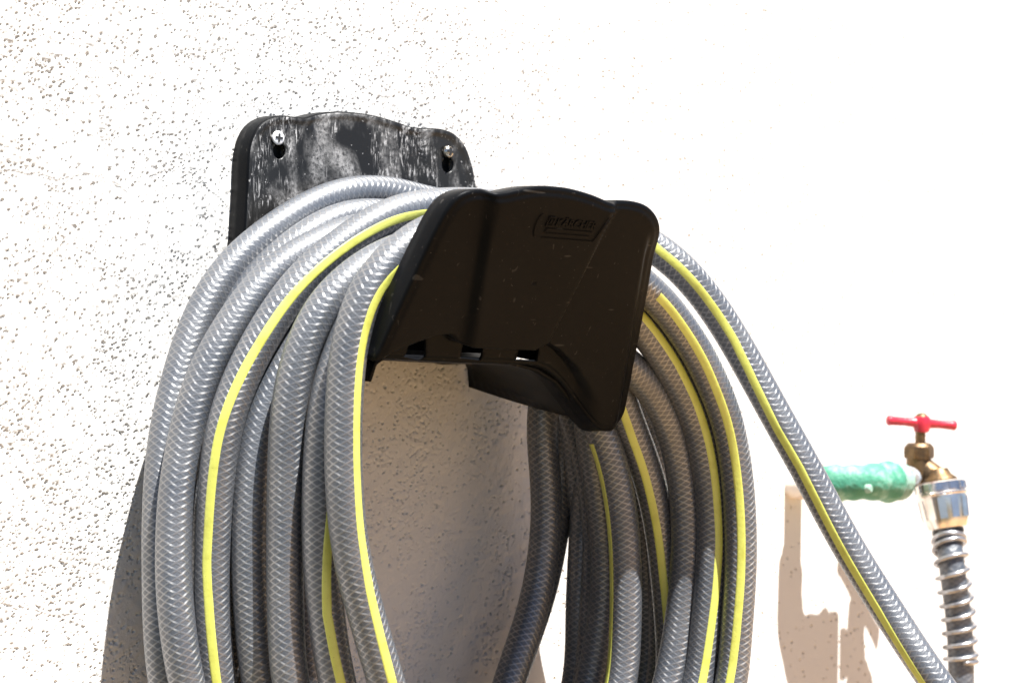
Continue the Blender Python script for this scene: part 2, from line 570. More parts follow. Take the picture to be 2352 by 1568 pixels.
def pan(name, outline, centre, plane, height, flange, mat, parent, rings=54, thick=0.0018, rim=0.0026, back=Vector((0, 1, 0.0))):
    """shallow moulded pan: a relief face inside an outline, its edge rolled back into a flange of real depth"""
    O = dense(outline)
    c = Vector(centre)
    bm = bmesh.new()
    nn = plane.n                      # towards the viewer
    mid = bm.verts.new(plane.hit(*c) + nn * height(c.x, c.y, 1.0))
    prev = None
    rr = [i / rings for i in range(1, rings + 1)]
    for r in rr:
        cur = []
        for o in O:
            q = c + (o - c) * r
            edge = (o - q).length
            cur.append(bm.verts.new(plane.hit(q.x, q.y) + nn * height(q.x, q.y, edge)))
        m = len(cur)
        for k in range(m):
            j = (k + 1) % m
            if prev is None:
                bm.faces.new((mid, cur[k], cur[j]))
            else:
                bm.faces.new((prev[k], cur[k], cur[j], prev[j]))
        prev = cur
    cen = plane.hit(*c)
    base = [v.co.copy() for v in prev]
    m = len(base)
    outd = []
    for k in range(m):
        t = (base[(k + 1) % m] - base[k - 1]).normalized()
        s = t.cross(nn)
        if s.dot(base[k] - cen) < 0:
            s = -s
        outd.append(s)
    for a in (30, 60, 90):
        cur = [bm.verts.new(base[k] + outd[k] * rim * math.sin(math.radians(a)) - nn * rim * (1 - math.cos(math.radians(a)))) for k in range(m)]
        for k in range(m):
            j = (k + 1) % m
            bm.faces.new((prev[k], cur[k], cur[j], prev[j]))
        prev = cur
    for f in (0.5, 1.0):
        cur = [bm.verts.new(base[k] + outd[k] * (rim + 0.0010 * f) - nn * rim + back * ((flange - rim) * f)) for k in range(m)]
        for k in range(m):
            j = (k + 1) % m
            bm.faces.new((prev[k], cur[k], cur[j], prev[j]))
        prev = cur
    for f in bm.faces:
        f.normal_update()
    bm.faces.ensure_lookup_table()
    if bm.faces[0].normal.dot(nn) < 0:
        bmesh.ops.reverse_faces(bm, faces=bm.faces)
    o = from_bm(name, bm, mat, parent, True, recalc=False)
    md = o.modifiers.new('thickness', 'SOLIDIFY')
    md.thickness = thick
    md.offset = -1
    return o

def cut(o, cutters):
    for c in cutters:
        md = o.modifiers.new('cut', 'BOOLEAN')
        md.operation = 'DIFFERENCE'
        md.object = c
        md.solver = 'EXACT'
    dg = bpy.context.evaluated_depsgraph_get()
    me = bpy.data.meshes.new_from_object(o.evaluated_get(dg))
    o.modifiers.clear()
    old = o.data
    o.data = me
    me.name = old.name
    for c in cutters:
        bpy.data.objects.remove(c)

def prism(px_poly, plane, lo, hi):
    bm = bmesh.new()
    a = [bm.verts.new(plane.hit(*p) + plane.n * lo) for p in px_poly]
    b = [bm.verts.new(plane.hit(*p) + plane.n * hi) for p in px_poly]
    n = len(a)
    bm.faces.new(a); bm.faces.new(list(reversed(b)))
    for k in range(n):
        j = (k + 1) % n
        bm.faces.new((a[k], b[k], b[j], a[j]))
    return from_bm('cutter', bm, None, None, False)

# wall plate: face 20 mm off the wall, flange back to it
WP = Plane(at(800, 500, 0.020), Vector((0, -1, 0)))
wp_out = [(545, 800), (556, 680), (563, 580), (568, 514), (573, 430), (577, 352), (587, 314), (606, 288), (640, 273), (680, 276), (702, 277), (730, 269),
          (775, 263), (820, 265), (870, 273), (920, 288), (950, 298), (985, 301), (1018, 304), (1045, 316), (1066, 342), (1079, 378), (1087, 415),
          (1092, 460), (1096, 600), (1093, 740), (1088, 800), (1075, 824), (1040, 826), (1000, 806), (930, 782), (820, 765), (690, 770), (600, 800), (570, 812)]
def wp_h(x, y, e):
    l = 722 + (y - 280) * 0.22
    r = 975 + (y - 300) * 0.02
    c = sst(l - 5, l + 5, x) * (1 - sst(r - 4, r + 4, x))
    return -0.0022 * c + 0.0010 * (1 - sst(2, 12, e))
wplate = pan('wall_plate', wp_out, (840, 540), WP, wp_h, 0.0195, M_SCUFF, hanger)
def keyhole(x, y, s=1.0):
    # narrow slot above, round opening below
    pts = []
    for k in range(17):
        a = math.radians(205 - k * (230 / 16))
        pts.append((x + 3 + 13.5 * s * math.cos(a), y + 30 - 17.5 * s * math.sin(-a)))
    lower = [(x + 3 + 14 * s * math.cos(math.radians(t)), y + 29 + 18.5 * s * math.sin(math.radians(t))) for t in range(-55, 236, 15)]
    upper = [(x + 10.5 * s * math.cos(math.radians(t)), y + 2 + 15 * s * math.sin(math.radians(t))) for t in range(180, 361, 18)]
    return lower + upper
k1 = prism(keyhole(638, 318), WP, -0.006, 0.006)
k2 = prism(keyhole(1025, 350, 0.96), WP, -0.006, 0.006)
cut(wplate, [k1, k2])
wplate.data.materials.append(M_FRONT)
for p in wplate.data.polygons:
    if p.normal.y > -0.75:
        p.material_index = 1
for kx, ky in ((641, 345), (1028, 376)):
    o = prism([(kx - 34, ky - 44), (kx + 22, ky - 44), (kx + 22, ky + 34), (kx - 34, ky + 34)], WP, -0.0125, -0.011)  # dark sheet added behind each keyhole in place of its shade
    o.name = 'keyhole_blackout'; o.data.name = 'keyhole_blackout'; o.data.materials.append(M_DARK); o.parent = hanger
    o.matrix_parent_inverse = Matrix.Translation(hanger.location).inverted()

def screw_head(px, py, r, dome, mat, label):
    c = at(px, py, 0.0215)
    o = Vector((0, -1, 0))
    prof = [(-0.012, r * 0.45), (0.0, r * 0.45), (0.0002, r), (0.001, r)] + [(0.001 + dome * math.sin(math.radians(a)), r * math.cos(math.radians(a))) for a in (15, 35, 55, 75)] + [(0.001 + dome, 0)]
    s = lathe('screw', prof, c, c + o, mat, hanger, 28)
    s['label'] = label
    bm = bmesh.new()
    for sx, sz in ((0.62, 0.17), (0.17, 0.62)):
        m = Matrix.Translation(c + o * (0.0008 + dome)) @ Matrix.Rotation(0.08, 4, 'Y') @ Matrix.Diagonal((r * 2 * sx, 0.001 if sx > sz else 0.0011, r * 2 * sz, 1))
        bmesh.ops.create_cube(bm, size=1, matrix=m)
    from_bm('cross_recess', bm, M_DARK, s, False)
    return s
screw_head(638, 317, 0.0052, 0.0010, M_PALESCREW, 'pale flat cross-head screw')
screw_head(1028, 349, 0.0050, 0.0032, M_STEEL, 'domed steel cross-head screw')

# front plate: leans outwards at the top, sagging under the load
LEAN = 0.50
fn = Vector((0, -1, -LEAN)).normalized()
FP = Plane(at(1220, 640, 0.245), fn)
fp_out = [(868, 838), (884, 803), (915, 735), (952, 655), (985, 585), (1012, 530), (1036, 487), (1058, 461), (1086, 449), (1120, 447), (1148, 446), (1180, 439),
          (1215, 433), (1250, 432), (1300, 438), (1350, 452), (1392, 469), (1420, 472), (1452, 474), (1482, 482), (1503, 499), (1514, 524), (1515, 560), (1505, 620),
          (1490, 705), (1466, 830), (1447, 930), (1440, 958), (1428, 978), (1408, 988), (1386, 984), (1364, 962), (1338, 918), (1304, 878), (1262, 855), (1200, 850), (1130, 848), (1070, 846),
          (1000, 843), (940, 840), (900, 839)]
skirt = [(850, 850), (905, 816), (950, 797), (1005, 776), (1038, 774), (1052, 792), (1075, 797), (1150, 801), (1222, 803), (1240, 792), (1252, 788), (1290, 812), (1325, 850), (1352, 893), (1372, 930), (1400, 972)]
def skirt_y(x):
    if x <= skirt[0][0]: return skirt[0][1]
    for (x0, y0), (x1, y1) in zip(skirt, skirt[1:]):
        if x0 <= x <= x1:
            return y0 + (y1 - y0) * (x - x0) / (x1 - x0)
    return 2000
def fp_h(x, y, e):
    l = 1129 - (y - 450) * 0.165
    r = 1405 - (y - 480) * 0.50
    c = sst(l - 16, l + 5, x) * (1 - sst(r - 6, r + 6, x))
    above = 1 - sst(skirt_y(x) - 8, skirt_y(x) + 6, y)
    h = 0.006 * c * above - 0.011 * (1 - above) * (1 - sst(1335, 1375, x))
    # border step along the right side
    lr = 1492 - (y - 560) * 0.165
    h -= 0.004 * sst(lr - 9, lr + 4, x) * sst(520, 600, y)
    h -= 0.0012 * (1 - sst(2, 14, e))
    return h
fplate = pan('front_plate', fp_out, (1215, 640), FP, fp_h, 0.020, M_FRONT, hanger, rings=70)
slots = [prism([(963, 801), (999, 788), (999, 838), (985, 846), (950, 838)], FP, -0.03, 0.012),
         prism([(1086, 799), (1133, 803), (1127, 846), (1079, 840)], FP, -0.03, 0.012),
         prism([(1216, 803), (1243, 790), (1262, 802), (1255, 847), (1207, 845)], FP, -0.03, 0.012)]
cut(fplate, slots)

# saddle: the arched shelf from wall plate to front plate
front = [(878, 902), (892, 860), (912, 845), (960, 846), (1060, 850), (1140, 853), (1205, 857), (1265, 872), (1310, 900), (1345, 945), (1372, 985), (1408, 992)]
back = [(540, 830), (556, 800), (590, 770), (650, 750), (740, 742), (830, 745), (900, 755), (970, 775), (1030, 800), (1064, 818), (1077, 845), (1080, 888)]
bm = bmesh.new()
rows = []
K = 16
for k in range(K + 1):
    s = k / K
    row = []
    for a, b in zip(back, front):
        p = at(a[0], a[1], 0.004); q = FP.hit(*b) - fn * 0.016
        c = p.lerp(q, s)
        c.z -= 0.0015 * math.sin(math.pi * s)
        row.append(bm.verts.new(c))
    rows.append(row)
for r0, r1 in zip(rows, rows[1:]):
    for k in range(len(front) - 1):
        bm.faces.new((r0[k], r0[k + 1], r1[k + 1], r1[k]))
sad = from_bm('saddle', bm, M_FRONT, hanger)
md = sad.modifiers.new('thickness', 'SOLIDIFY'); md.thickness = 0.003; md.offset = 0

blackout = prism([(935, 843), (985, 770), (1262, 775), (1300, 872), (1200, 853), (1060, 848)], FP, -0.030, -0.027)  # plate added behind the slots so they look black inside
blackout.name = 'slot_blackout'; blackout.data.name = 'slot_blackout'; blackout.data.materials.append(M_FRONT); blackout.parent = hanger
blackout.matrix_parent_inverse = Matrix.Translation(hanger.location).inverted()

# moulded badge on the front plate
badge_o = FP.hit(1300, 512) + fn * 0.0062
ex = (FP.hit(1340, 516) - FP.hit(1260, 509)).normalized()
ez = (fn.cross(ex)).normalized()
if ez.z < 0: ez = -ez
MX = Matrix.Identity(4)
for i in range(3):
    MX[i][0], MX[i][1], MX[i][2], MX[i][3] = ex[i], ez[i], fn[i], badge_o[i]
def badge_bar(bm, x0, y0, x1, y1, w, h):
    d = Vector((x1 - x0, y1 - y0, 0)); L = d.length; d.normalize()
    m = MX @ Matrix.Translation(((x0 + x1) / 2, (y0 + y1) / 2, h / 2)) @ Matrix.Rotation(math.atan2(d.y, d.x), 4, 'Z') @ Matrix.Diagonal((L, w, h * 0.42, 1))
    bmesh.ops.create_cube(bm, size=1, matrix=m)
bm = bmesh.new()
W = 0.0245
badge_bar(bm, W + 0.0075, 0.0085, W - 0.0005, -0.0095, 0.0008, 0.0011)
badge_bar(bm, -W + 0.001, -0.0095, W - 0.0005, -0.0095, 0.0005, 0.0009)
badge_bar(bm, -W + 0.003, -0.0028, W - 0.004, -0.0028, 0.0007, 0.0010)
badge_bar(bm, -W + 0.003, -0.0060, W - 0.005, -0.0060, 0.0004, 0.0008)
badge_bar(bm, -W + 0.003, -0.0028, -W + 0.0022, -0.0060, 0.0007, 0.0010)
arc = [(-W - 0.004 - 0.004 * math.cos(math.radians(a)), -0.001 + 0.0085 * math.sin(math.radians(a))) for a in range(-80, 81, 20)]
for (a, b), (c, d) in zip(arc, arc[1:]):
    badge_bar(bm, a, b, c, d, 0.0006, 0.0009)
# square emblem before the word
for (a, b, c, d) in ((-0.0235, -0.0005, -0.0235 + 0.0014, 0.0055), (-0.0185, -0.0005, -0.0171, 0.0055), (-0.0239, -0.0008, -0.0182, -0.0008), (-0.0224, 0.0056, -0.0168, 0.0056)):
    badge_bar(bm, a, b, c, d, 0.0008, 0.0011)
badge_bar(bm, -0.0207, 0.0010, -0.0198, 0.0042, 0.0014, 0.0010)
badge = from_bm('badge', bm, M_FRONT, hanger, False)
tc = bpy.data.curves.new('lettering', 'FONT')
tc.body = 'KÄRCHER'
tc.size = 0.0078
tc.extrude = 0.0003
tc.offset = 0.00012
tc.shear = 0.12
tc.space_character = 0.92
to = bpy.data.objects.new('lettering', tc)
COL.objects.link(to)
dg = bpy.context.evaluated_depsgraph_get()
tm = bpy.data.meshes.new_from_object(to.evaluated_get(dg))
bpy.data.objects.remove(to)
xs = [v.co.x for v in tm.vertices]
sx = (W * 2 - 0.0115) / (max(xs) - min(xs))
for v in tm.vertices:
    v.co = MX @ Vector((-W + 0.0095 + (v.co.x - min(xs)) * sx, v.co.y * 1.0 - 0.0004, v.co.z + 0.0002))
tm.name = 'lettering'
link('lettering', tm, M_FRONT, badge, False)

# ------------------------------------------------------------------ garden hose
HR = 0.0125
hose = thing('garden_hose', 'long grey braided garden hose with a yellow stripe, coiled over the black hanger', 'garden hose', at(900, 900, 0.1))

def make_loop(left, top, right, tail=None, stripes=(), bottom=2300, twist=0.0, label=None):
    """left: traced upwards, top: left to right, right: downwards; each point (x, y, metres off the wall). Loops close below the frame."""
    pts = []
    if tail is None:
        lx, ly, ld = left[0]; rx, ry, rd = right[-1]
        m = (lx + rx) / 2
        below = [(rx - (rx - m) * 0.16, 1800, rd), (rx - (rx - m) * 0.45, bottom - 120, rd), (m, bottom, (ld + rd) / 2), (lx + (m - lx) * 0.45, bottom - 120, ld), (lx + (m - lx) * 0.16, 1800, ld)]
        seq = left + top + right + below
        closed = True
    else:
        seq = left + top + right + tail
        closed = False
    V = [at(*p) for p in seq]
    P, Q = catmull(V, closed)
    me = tube_mesh('loop', P, HR, closed, uvoff=twist)
    o = link('loop', me, M_HOSE, hose)
    if label:
        o['label'] = label
    T = tangents(P, closed)
    n_knots = len(seq)
    stripes = [list(k) for k in stripes]
    if closed and stripes:           # the stripe runs on along the part of the loop below the frame
        stripes[-1].append((n_knots - 0.02, stripes[0][0][1]) if stripes[0][0][0] == 0 else (n_knots - 1, stripes[-1][-1][1] + 25))
    for keys in stripes:             # keys: (path knot, angle from the viewing side in degrees)
        idx = [i for i in range(len(P)) if keys[0][0] <= Q[i] <= keys[-1][0]]
        verts, faces = [], []
        half = 0.0038 / HR
        nseg = 8
        prevn = None
        for c, i in enumerate(idx):
            q = Q[i]
            for (q0, a0), (q1, a1) in zip(keys, keys[1:]):
                if q0 <= q <= q1:
                    s = (q - q0) / (q1 - q0) if q1 > q0 else 0
                    ang = a0 + (a1 - a0) * s
                    break
            view = (CAM - P[i])
            n0 = (view - T[i] * view.dot(T[i])).normalized()
            b0 = T[i].cross(n0)
            if b0.dot(RGT) < 0 and abs(T[i].z) > 0.3:
                b0 = -b0
            elif abs(T[i].z) <= 0.3:
                if prevn is not None and b0.dot(prevn) < 0:
                    b0 = -b0
            prevn = b0
            for k in range(nseg + 1):
                a = math.radians(ang) + half * (2 * k / nseg - 1)
                r = HR + (0.00018 if 0 < k < nseg else -0.0004)
                verts.append(P[i] + (n0 * math.cos(a) + b0 * math.sin(a)) * r)
            if c:
                for k in range(nseg):
                    x = (c - 1) * (nseg + 1) + k
                    faces.append((x, x + 1, x + nseg + 2, x + nseg + 1))
        sm = bpy.data.meshes.new('stripe')
        sm.from_pydata([tuple(v) for v in verts], [], faces)
        bmx = bmesh.new(); bmx.from_mesh(sm)
        bmesh.ops.recalc_face_normals(bmx, faces=bmx.faces)
        if bmx.faces:
            bmx.faces.ensure_lookup_table()
        bmx.to_mesh(sm); bmx.free()
        st = link('stripe', sm, M_STRIPE, o)
    return o

# A: rear loop
make_loop([(381, 1568, .070), (367, 1278, .062), (370, 1120, .055), (384, 976, .050), (407, 883, .046), (434, 790, .043), (472, 700, .041), (514, 630, .041), (555, 586, .043)],
          [(645, 516, .047), (751, 457, .048), (840, 438, .048), (923, 447, .048), (985, 467, .048), (1105, 482, .05), (1248, 508, .056)],
          [(1312, 625, .057), (1309, 800, .053), (1297, 950, .049), (1290, 1050, .046), (1284, 1154, .045), (1272, 1222, .045), (1258, 1303, .045), (1225, 1420, .048), (1170, 1568, .05)], twist=.011)
# R: the rusty one just in front of it
make_loop([(425, 1568, .040), (415, 1278, .035), (420, 1100, .033), (440, 950, .034), (470, 850, .038), (525, 735, .047), (600, 632, .058)],
          [(690, 552, .068), (745, 516, .072), (790, 498, .074), (840, 490, .074), (920, 500, .074), (1020, 528, .076), (1145, 572, .079)],
          [(1256, 665, .081), (1274, 795, .081), (1245, 935, .08), (1248, 1041, .08), (1256, 1154, .08), (1249, 1267, .08), (1228, 1385, .08), (1198, 1480, .082), (1168, 1565, .084)], twist=.12)
# B
make_loop([(429, 1568, .095), (403, 1400, .091), (398, 1278, .087), (406, 1120, .083), (433, 976, .081), (459, 883, .082), (505, 790, .085), (562, 702, .088), (620, 632, .09)],
          [(690, 582, .094), (742, 556, .096), (800, 533, .098), (880, 520, .1), (980, 522, .1), (1105, 540, .1), (1240, 600, .098)],
          [(1325, 735, .1), (1340, 860, .096), (1356, 980, .081), (1359, 1050, .071), (1347, 1150, .07), (1338, 1290, .07), (1333, 1402, .07), (1327, 1568, .07)], twist=.23)
# C: runs over the top and leaves to the tap (tail)
make_loop([(560, 2000, .10), (500, 1568, .10), (486, 1400, .10), (489, 1278, .10), (498, 1100, .103), (515, 976, .107), (547, 883, .11), (592, 790, .114), (648, 700, .118), (692, 640, .121), (733, 602, .123)],
          [(793, 556, .127), (862, 510, .131), (930, 480, .134), (1003, 471, .137), (1062, 468, .14), (1120, 472, .143), (1230, 486, .15), (1350, 502, .16), (1440, 530, .172)],
          [(1520, 577, .185), (1560, 610, .195), (1608, 664, .20), (1642, 709, .205), (1682, 772, .212), (1738, 872, .225), (1795, 976, .24), (1845, 1064, .252), (1939, 1240, .275), (2034, 1393, .30), (2147, 1564, .335)],
          tail=[(2290, 1760, .37), (2420, 2010, .40), (2480, 2400, .44), (2440, 2800, .50), (2370, 3180, .53)],
          stripes=[[(0, -20), (1, -3), (2, -10), (3, -20), (5, -12), (7, 2), (9, 12), (11, 15), (13, 24), (15, 32), (17, 30), (19, 15), (20, 0), (22, 0), (24, 0), (25, -12), (26, -22), (27, -18), (29, -32), (30, -46), (31, -50), (32, -50)]], twist=.31)
# D
make_loop([(596, 1568, .118), (578, 1400, .116), (572, 1278, .115), (578, 1120, .115), (597, 976, .115), (632, 883, .117), (690, 782, .122), (750, 690, .126)],
          [(830, 610, .13), (930, 562, .132), (1040, 552, .134), (1170, 580, .134), (1285, 680, .132)],
          [(1340, 830, .127), (1356, 996, .122), (1378, 1132, .118), (1389, 1222, .116), (1393, 1312, .114), (1388, 1402, .112), (1372, 1500, .108), (1356, 1568, .104)],
          stripes=[[(13, 52), (14, 55), (15, 60), (16, 64), (17, 68), (18, 84), (19, 110)]], twist=.44)
# E
make_loop([(666, 1568, .147), (656, 1400, .145), (654, 1278, .145), (656, 1100, .146), (660, 976, .148), (672, 883, .15), (698, 790, .153), (740, 703, .157), (783, 658, .16)],
          [(825, 622, .162), (877, 590, .165), (937, 568, .168), (1050, 545, .17), (1180, 570, .172), (1300, 680, .172)],
          [(1390, 830, .166), (1436, 945, .16), (1456, 1000, .158), (1478, 1055, .156), (1500, 1132, .154), (1518, 1222, .152), (1528, 1300, .15), (1537, 1402, .148), (1541, 1568, .146)],
          stripes=[[(15, -5), (16, -8), (17, -10), (18, -10), (19, -11), (20, -11), (21, -12), (22, -10), (23, -10)]], twist=.57)
# F
make_loop([(774, 1568, .172), (748, 1400, .169), (737, 1278, .168), (736, 1120, .168), (744, 976, .169), (760, 883, .171), (795, 780, .172), (850, 680, .182)],
          [(915, 610, .186), (1010, 558, .19), (1150, 535, .194), (1290, 582, .198), (1400, 672, .2)],
          [(1470, 745, .2), (1502, 785, .199), (1532, 830, .198), (1556, 870, .198), (1597, 955, .197), (1620, 1040, .197), (1635, 1154, .196), (1637, 1244, .195), (1630, 1357, .194), (1619, 1461, .192), (1606, 1568, .19)],
          stripes=[[(0, 12), (1, 2), (2, 18), (3, 42), (4, 60), (5, 85)], [(12.5, 30), (13, 30), (15, 30), (16, 27), (17, 23), (19, 22), (20, 26), (21, 24), (22, 18), (23, 14), (24, 10)]], twist=.66)
# G: front loop
make_loop([(888, 1568, .202), (838, 1400, .199), (807, 1278, .197), (790, 1120, .197), (788, 976, .197), (792, 883, .198), (802, 790, .199), (826, 702, .202), (848, 652, .204)],
          [(886, 606, .206), (925, 570, .208), (985, 530, .212), (1080, 505, .217), (1200, 508, .222), (1330, 552, .224), (1430, 616, .224)],
          [(1490, 665, .222), (1530, 705, .22), (1566, 754, .22), (1612, 825, .22), (1640, 888, .22), (1667, 951, .22), (1690, 1064, .219), (1702, 1222, .218), (1699, 1357, .216), (1691, 1447, .214), (1681, 1568, .212)],
          stripes=[[(0, 18), (1, 28), (2, 40), (3, 47), (4, 46), (5, 44), (6, 42), (7, 38), (8, 38), (9, 42), (10, 42), (11, 35)],
                   [(16, 8), (17, 8), (18, 8), (19, 6), (20, 3), (21, 2), (22, 1), (23, 2), (24, 2), (25, 0), (26, -5)]], twist=.78)
# inner loops that lie under the outer ones
make_loop([(560, 1568, .062), (525, 1278, .062), (540, 1050, .066), (590, 900, .075), (680, 760, .088)],
          [(790, 655, .098), (920, 605, .105), (1050, 615, .112), (1170, 690, .122), (1270, 800, .132)],
          [(1348, 920, .142), (1385, 996, .147), (1413, 1087, .149), (1433, 1222, .15), (1438, 1357, .15), (1436, 1460, .15), (1429, 1568, .15)],
          stripes=[[(11, -60), (12, -62), (13, -64), (14, -66), (15, -68), (16, -66)]], twist=.91)
make_loop([(655, 1568, .095), (615, 1278, .09), (622, 1080, .095), (660, 930, .105), (730, 800, .122)],
          [(830, 690, .138), (960, 620, .15), (1100, 610, .162), (1240, 680, .175), (1370, 780, .182)],
          [(1455, 846, .183), (1499, 893, .182), (1532, 958, .18), (1558, 1038, .178), (1573, 1132, .177), (1579, 1222, .176), (1576, 1312, .175), (1567, 1402, .173), (1549, 1515, .172), (1537, 1568, .17)], twist=1.03)
make_loop([(600, 1568, .04), (570, 1278, .04), (590, 1050, .05), (650, 880, .07), (735, 745, .082)],
          [(845, 630, .082), (975, 570, .072), (1085, 605, .056), (1180, 690, .05)],
          [(1252, 800, .053), (1312, 930, .072), (1348, 1040, .086), (1368, 1150, .094), (1374, 1244, .093), (1369, 1357, .092), (1362, 1460, .09), (1352, 1568, .085)], twist=1.17)

make_loop([(480, 1568, .055), (470, 1278, .055), (482, 1080, .058), (540, 900, .07), (640, 735, .09)],
          [(765, 615, .105), (900, 560, .113), (1080, 570, .113), (1255, 630, .112), (1352, 730, .122)],
          [(1415, 850, .126), (1450, 940, .119), (1466, 1060, .113), (1475, 1200, .111), (1488, 1350, .108), (1489, 1568, .108)], twist=1.31)
make_loop([(520, 1568, .034), (500, 1278, .034), (520, 1060, .036), (580, 880, .042), (690, 730, .052)],
          [(820, 625, .06), (960, 590, .064), (1100, 540, .058), (1200, 578, .055), (1262, 660, .055)],
          [(1292, 790, .056), (1314, 930, .059), (1326, 1040, .061), (1338, 1180, .06), (1345, 1350, .052), (1340, 1568, .045)], twist=1.47)  # extra hidden loop added to keep sun off the wall inside the coil

make_loop([(704, 1568, .118), (694, 1278, .118), (700, 1080, .123), (732, 900, .135), (800, 765, .146)],
          [(900, 660, .152), (1030, 612, .155), (1170, 640, .155), (1315, 742, .149)],
          [(1425, 850, .139), (1476, 930, .137), (1503, 1040, .133), (1518, 1180, .13), (1524, 1350, .129), (1520, 1568, .127)], twist=1.6)

# ------------------------------------------------------------------ water pipe and tap
pipe = thing('water_pipe', 'green plastic pipe elbow coming out of the wall to the brass tap', 'pipe', at(1822, 1118, 0))
TD = 0.074                                         # tap axis off the wall
p_wall = at(1822, 1115, 0.0)
lathe('wall_stub', [(-0.004, 0.0125), (0.030, 0.0125), (0.036, 0.0120)], p_wall, p_wall + Vector((0, -1, 0.0)), M_CREAM, pipe, 32)
seq = [at(1876, 1113, .030), at(1906, 1111, .048), at(1934, 1109, .061), at(1966, 1107, .070), at(2000, 1106, TD), at(2032, 1106, TD), at(2048, 1106, TD)]
P, Q = catmull(seq, False, 0.0025)
rad = []
for q in Q:
    r = 0.0166 + 0.0016 * math.exp(-((q - 1.2) / 0.6) ** 2) + 0.0030 * math.exp(-((q - 5.4) / 1.0) ** 2) + 0.0006 * math.sin(q * 5.0)
    rad.append(r if q > 0.15 else 0.0140)
link('elbow', tube_mesh('elbow', P, rad, False, 40), M_GREEN, pipe)
ax = (at(2090, 1104, TD) - at(2040, 1106, TD))
c0 = at(2046, 1106, TD)
lathe('collar', [(-0.001, 0.0150), (0.0016, 0.0150), (0.0017, 0.0178), (0.0028, 0.0184), (0.0135, 0.0180), (0.0154, 0.0172), (0.0160, 0.0160), (0.0161, 0.0112)], c0, c0 + ax, M_PALEGREEN, pipe, 40)
# little nub of the mould
nb = at(1990, 1122, TD + 0.018)
lathe('mould_nub', [(0, 0.0042), (0.004, 0.0040), (0.005, 0.003), (0.0052, 0)], nb, nb + Vector((0.25, -1, 0.1)), M_PALEGREEN, pipe, 20)

tap = thing('water_tap', 'brass garden tap with a red T handle at the end of the green pipe', 'tap', at(2110, 1095, TD))
s1 = at(2080, 1094, TD)
lathe('inlet', [(-0.004, 0.0098), (0.004, 0.0100), (0.0042, 0.0094), (0.010, 0.0090), (0.013, 0.0092)], s1, s1 + ax, M_TAPE, tap, 28)
bc = at(2110, 1090, TD)
lathe('body', [(-0.013, 0), (-0.0125, 0.006), (-0.009, 0.0105), (0.0, 0.0124), (0.006, 0.0124), (0.012, 0.0118), (0.018, 0.0116)], bc, bc + UP, M_BRASS, tap, 32)
lathe('inlet_arm', [(-0.001, 0.0086), (0.004, 0.0090), (0.014, 0.0090)], at(2092, 1094, TD), at(2092, 1094, TD) + ax, M_BRASS, tap, 24)
# spout slanting out and down
sp0 = at(2114, 1068, TD)
sp1 = at(2160, 1108, TD + 0.020)
sax = (sp1 - sp0)
L = sax.length
lathe('spout', [(-0.006, 0.0102), (L * 0.35, 0.0114), (L * 0.68, 0.0120)], sp0, sp1, M_BRASS, tap, 28)
top_c = at(2158, 1106, TD + 0.020)
bot_c = at(2177, 1216, TD + 0.030)
cax = (bot_c - top_c).normalized()
lathe('spout_flange', [(-0.012, 0.0098), (-0.006, 0.0124), (-0.003, 0.0162), (-0.001, 0.0172), (0.004, 0.0172)], top_c, bot_c, M_BRASS, tap, 36)
# packing nut
nc = at(2111, 1052, TD)
def hexnut(name, c, h, r, mat, parent):
    bm = bmesh.new()
    rings = []
    prof = [(0, 0.93), (h * 0.10, 1.0), (h * 0.62, 1.0), (h * 0.80, 0.94), (h, 0.74), (h, 0.3)]
    for z, s in prof:
        ring = []
        for k in range(24):
            a = 2 * math.pi * k / 24 + 0.32
            hexr = r * math.cos(math.pi / 6) / math.cos((a - 0.32) % (math.pi / 3) - math.pi / 6)
            rr = min(hexr, r * s * 1.0) if s < 1 else hexr
            ring.append(bm.verts.new(c + Vector((rr * math.cos(a), rr * math.sin(a), z))))
        rings.append(ring)
    for a, b in zip(rings, rings[1:]):
        for k in range(24):
            j = (k + 1) % 24
            bm.faces.new((a[k], a[j], b[j], b[k]))
    bm.faces.new(list(reversed(rings[0]))); bm.faces.new(rings[-1])
    o = from_bm(name, bm, mat, parent)
    sharp(o, 20)
    return o
hexnut('packing_nut', nc, 0.0145, 0.0146, M_BRASS, tap)
stc = at(2114, 1024, TD)
lathe('stem', [(-0.004, 0.0050), (0.0, 0.0050), (0.020, 0.0050)], stc, stc + UP, M_BRASS, tap, 20)
hc = at(2117, 971, TD)
hd = (at(2195, 975, TD + 0.016) - at(2041, 963, TD - 0.016)).normalized()
handle = lathe('handle', [(-0.0095, 0.0052), (-0.008, 0.0074), (-0.002, 0.0084), (0.004, 0.0082), (0.0065, 0.0070), (0.0068, 0)], hc, hc + UP, M_RED, tap, 28)
hl = (at(2195, 975, TD + 0.016) - hc).length
for s in (1, -1):
    prof = [(0.004, 0.0056), (0.010, 0.0046), (0.018, 0.0041), (hl - 0.006, 0.0044), (hl - 0.003, 0.0050), (hl - 0.001, 0.0048), (hl, 0.0036), (hl + 0.0003, 0)]
    lathe('grip', prof, hc, hc + hd * s, M_RED, handle, 22)
sc0 = hc + UP * 0.0060
lathe('handle_screw', [(-0.001, 0.0058), (0.0005, 0.0060), (0.002, 0.0050), (0.0034, 0.003), (0.0038, 0)], sc0, sc0 + UP, M_BRASS, tap, 24)

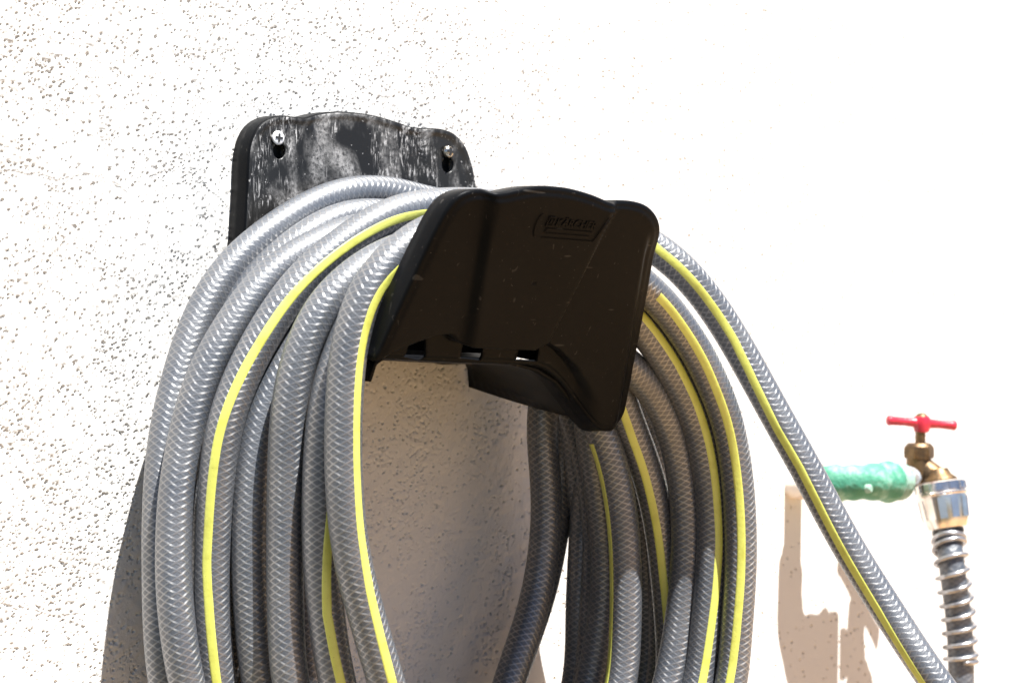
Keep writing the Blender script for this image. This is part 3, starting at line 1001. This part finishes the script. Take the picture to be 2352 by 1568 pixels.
# ------------------------------------------------------------------ feed hose on the tap
feed = thing('feed_hose', 'short dark hose with chrome coupling and steel spring guard hanging from the tap', 'hose', bot_c)
CL = (bot_c - top_c).length
coup = lathe('coupling', [(0.0005, 0.0165), (0.0005, 0.0220), (0.0018, 0.0234), (0.0095, 0.0238), (0.0108, 0.0242), (0.0116, 0.0250), (0.0128, 0.0250), (0.0136, 0.0240), (0.0142, 0.0234),
                         (CL * 0.80, 0.0214), (CL * 0.90, 0.0198), (CL * 0.97, 0.0186), (CL, 0.0150), (CL, 0.008)], top_c, bot_c, M_CHROME, feed, 48, True, 25)
# flats and grooves of the coupling
bm = bmesh.new()
n = cax.orthogonal().normalized(); b2 = cax.cross(n)
for k in range(12):
    a = 2 * math.pi * k / 12 + 0.2
    rd = n * math.cos(a) + b2 * math.sin(a)
    tg = cax.cross(rd)
    for h0, h1, r0, r1, w0 in ((0.002, 0.0092, 0.0238, 0.0240, 0.0030), (0.0165, CL * 0.78, 0.0231, 0.0217, 0.0036)):
        vs = []
        for h, r in ((h0, r0), (h1, r1)):
            for sgn in (-1, 1):
                for dr in (-0.001, 0.0005):
                    vs.append(bm.verts.new(top_c + cax * h + rd * (r + dr) + tg * sgn * w0))
        for f in ((1, 3, 7, 5), (0, 1, 5, 4), (2, 6, 7, 3), (0, 2, 3, 1), (4, 5, 7, 6)):
            bm.faces.new([vs[i] for i in f])
from_bm('coupling_ridges', bm, M_CHROME, coup, False)
hp = [bot_c - cax * 0.006, bot_c + cax * 0.004, at(2183, 1275, .118), at(2193, 1350, .12), at(2203, 1430, .122), at(2207, 1500, .124), at(2208, 1568, .126), at(2205, 1720, .13), at(2190, 1950, .14), at(2180, 2350, .17), at(2150, 2690, .24)]
P, Q = catmull(hp, False, 0.004)
link('hose_tube', tube_mesh('hose_tube', P, 0.0122, False, 28, uvoff=.3), M_FEED, feed)
lathe('ferrule', [(0, 0.0150), (0.004, 0.0152), (0.0045, 0.0140), (0.008, 0.0142), (0.010, 0.0130)], bot_c - cax * 0.0005, bot_c + cax, M_RUBBER, feed, 32)
# spring guard: a helix round the hose
T = tangents(P, False)
Ls = [0]
for i in range(1, len(P)):
    Ls.append(Ls[-1] + (P[i] - P[i - 1]).length)
def pos(s):
    for i in range(1, len(P)):
        if Ls[i] >= s:
            f = (s - Ls[i - 1]) / (Ls[i] - Ls[i - 1])
            return P[i - 1].lerp(P[i], f), T[i - 1].lerp(T[i], f).normalized()
    return P[-1], T[-1]
hel = []
pitch = 0.0133
s0 = 0.016
turns = 8.3
nv = Vector((1, 0, 0))
extra = 1.0
for k in range(int(28 * (turns + 2 * extra)) + 1):
    tt = k / 28
    if tt < extra: s = s0 + 0.0035 * tt
    elif tt < extra + turns: s = s0 + 0.0035 * extra + (tt - extra) * pitch
    else: s = s0 + 0.0035 * extra + turns * pitch + (tt - extra - turns) * 0.004
    c, t = pos(s)
    nv = (nv - t * nv.dot(t)).normalized()
    bb = t.cross(nv)
    a = 2 * math.pi * tt + 0.5
    hel.append(c + (nv * math.cos(a) + bb * math.sin(a)) * 0.0148)
link('spring_guard', tube_mesh('spring_guard', hel, 0.0023, False, 10), M_SPRING, feed)
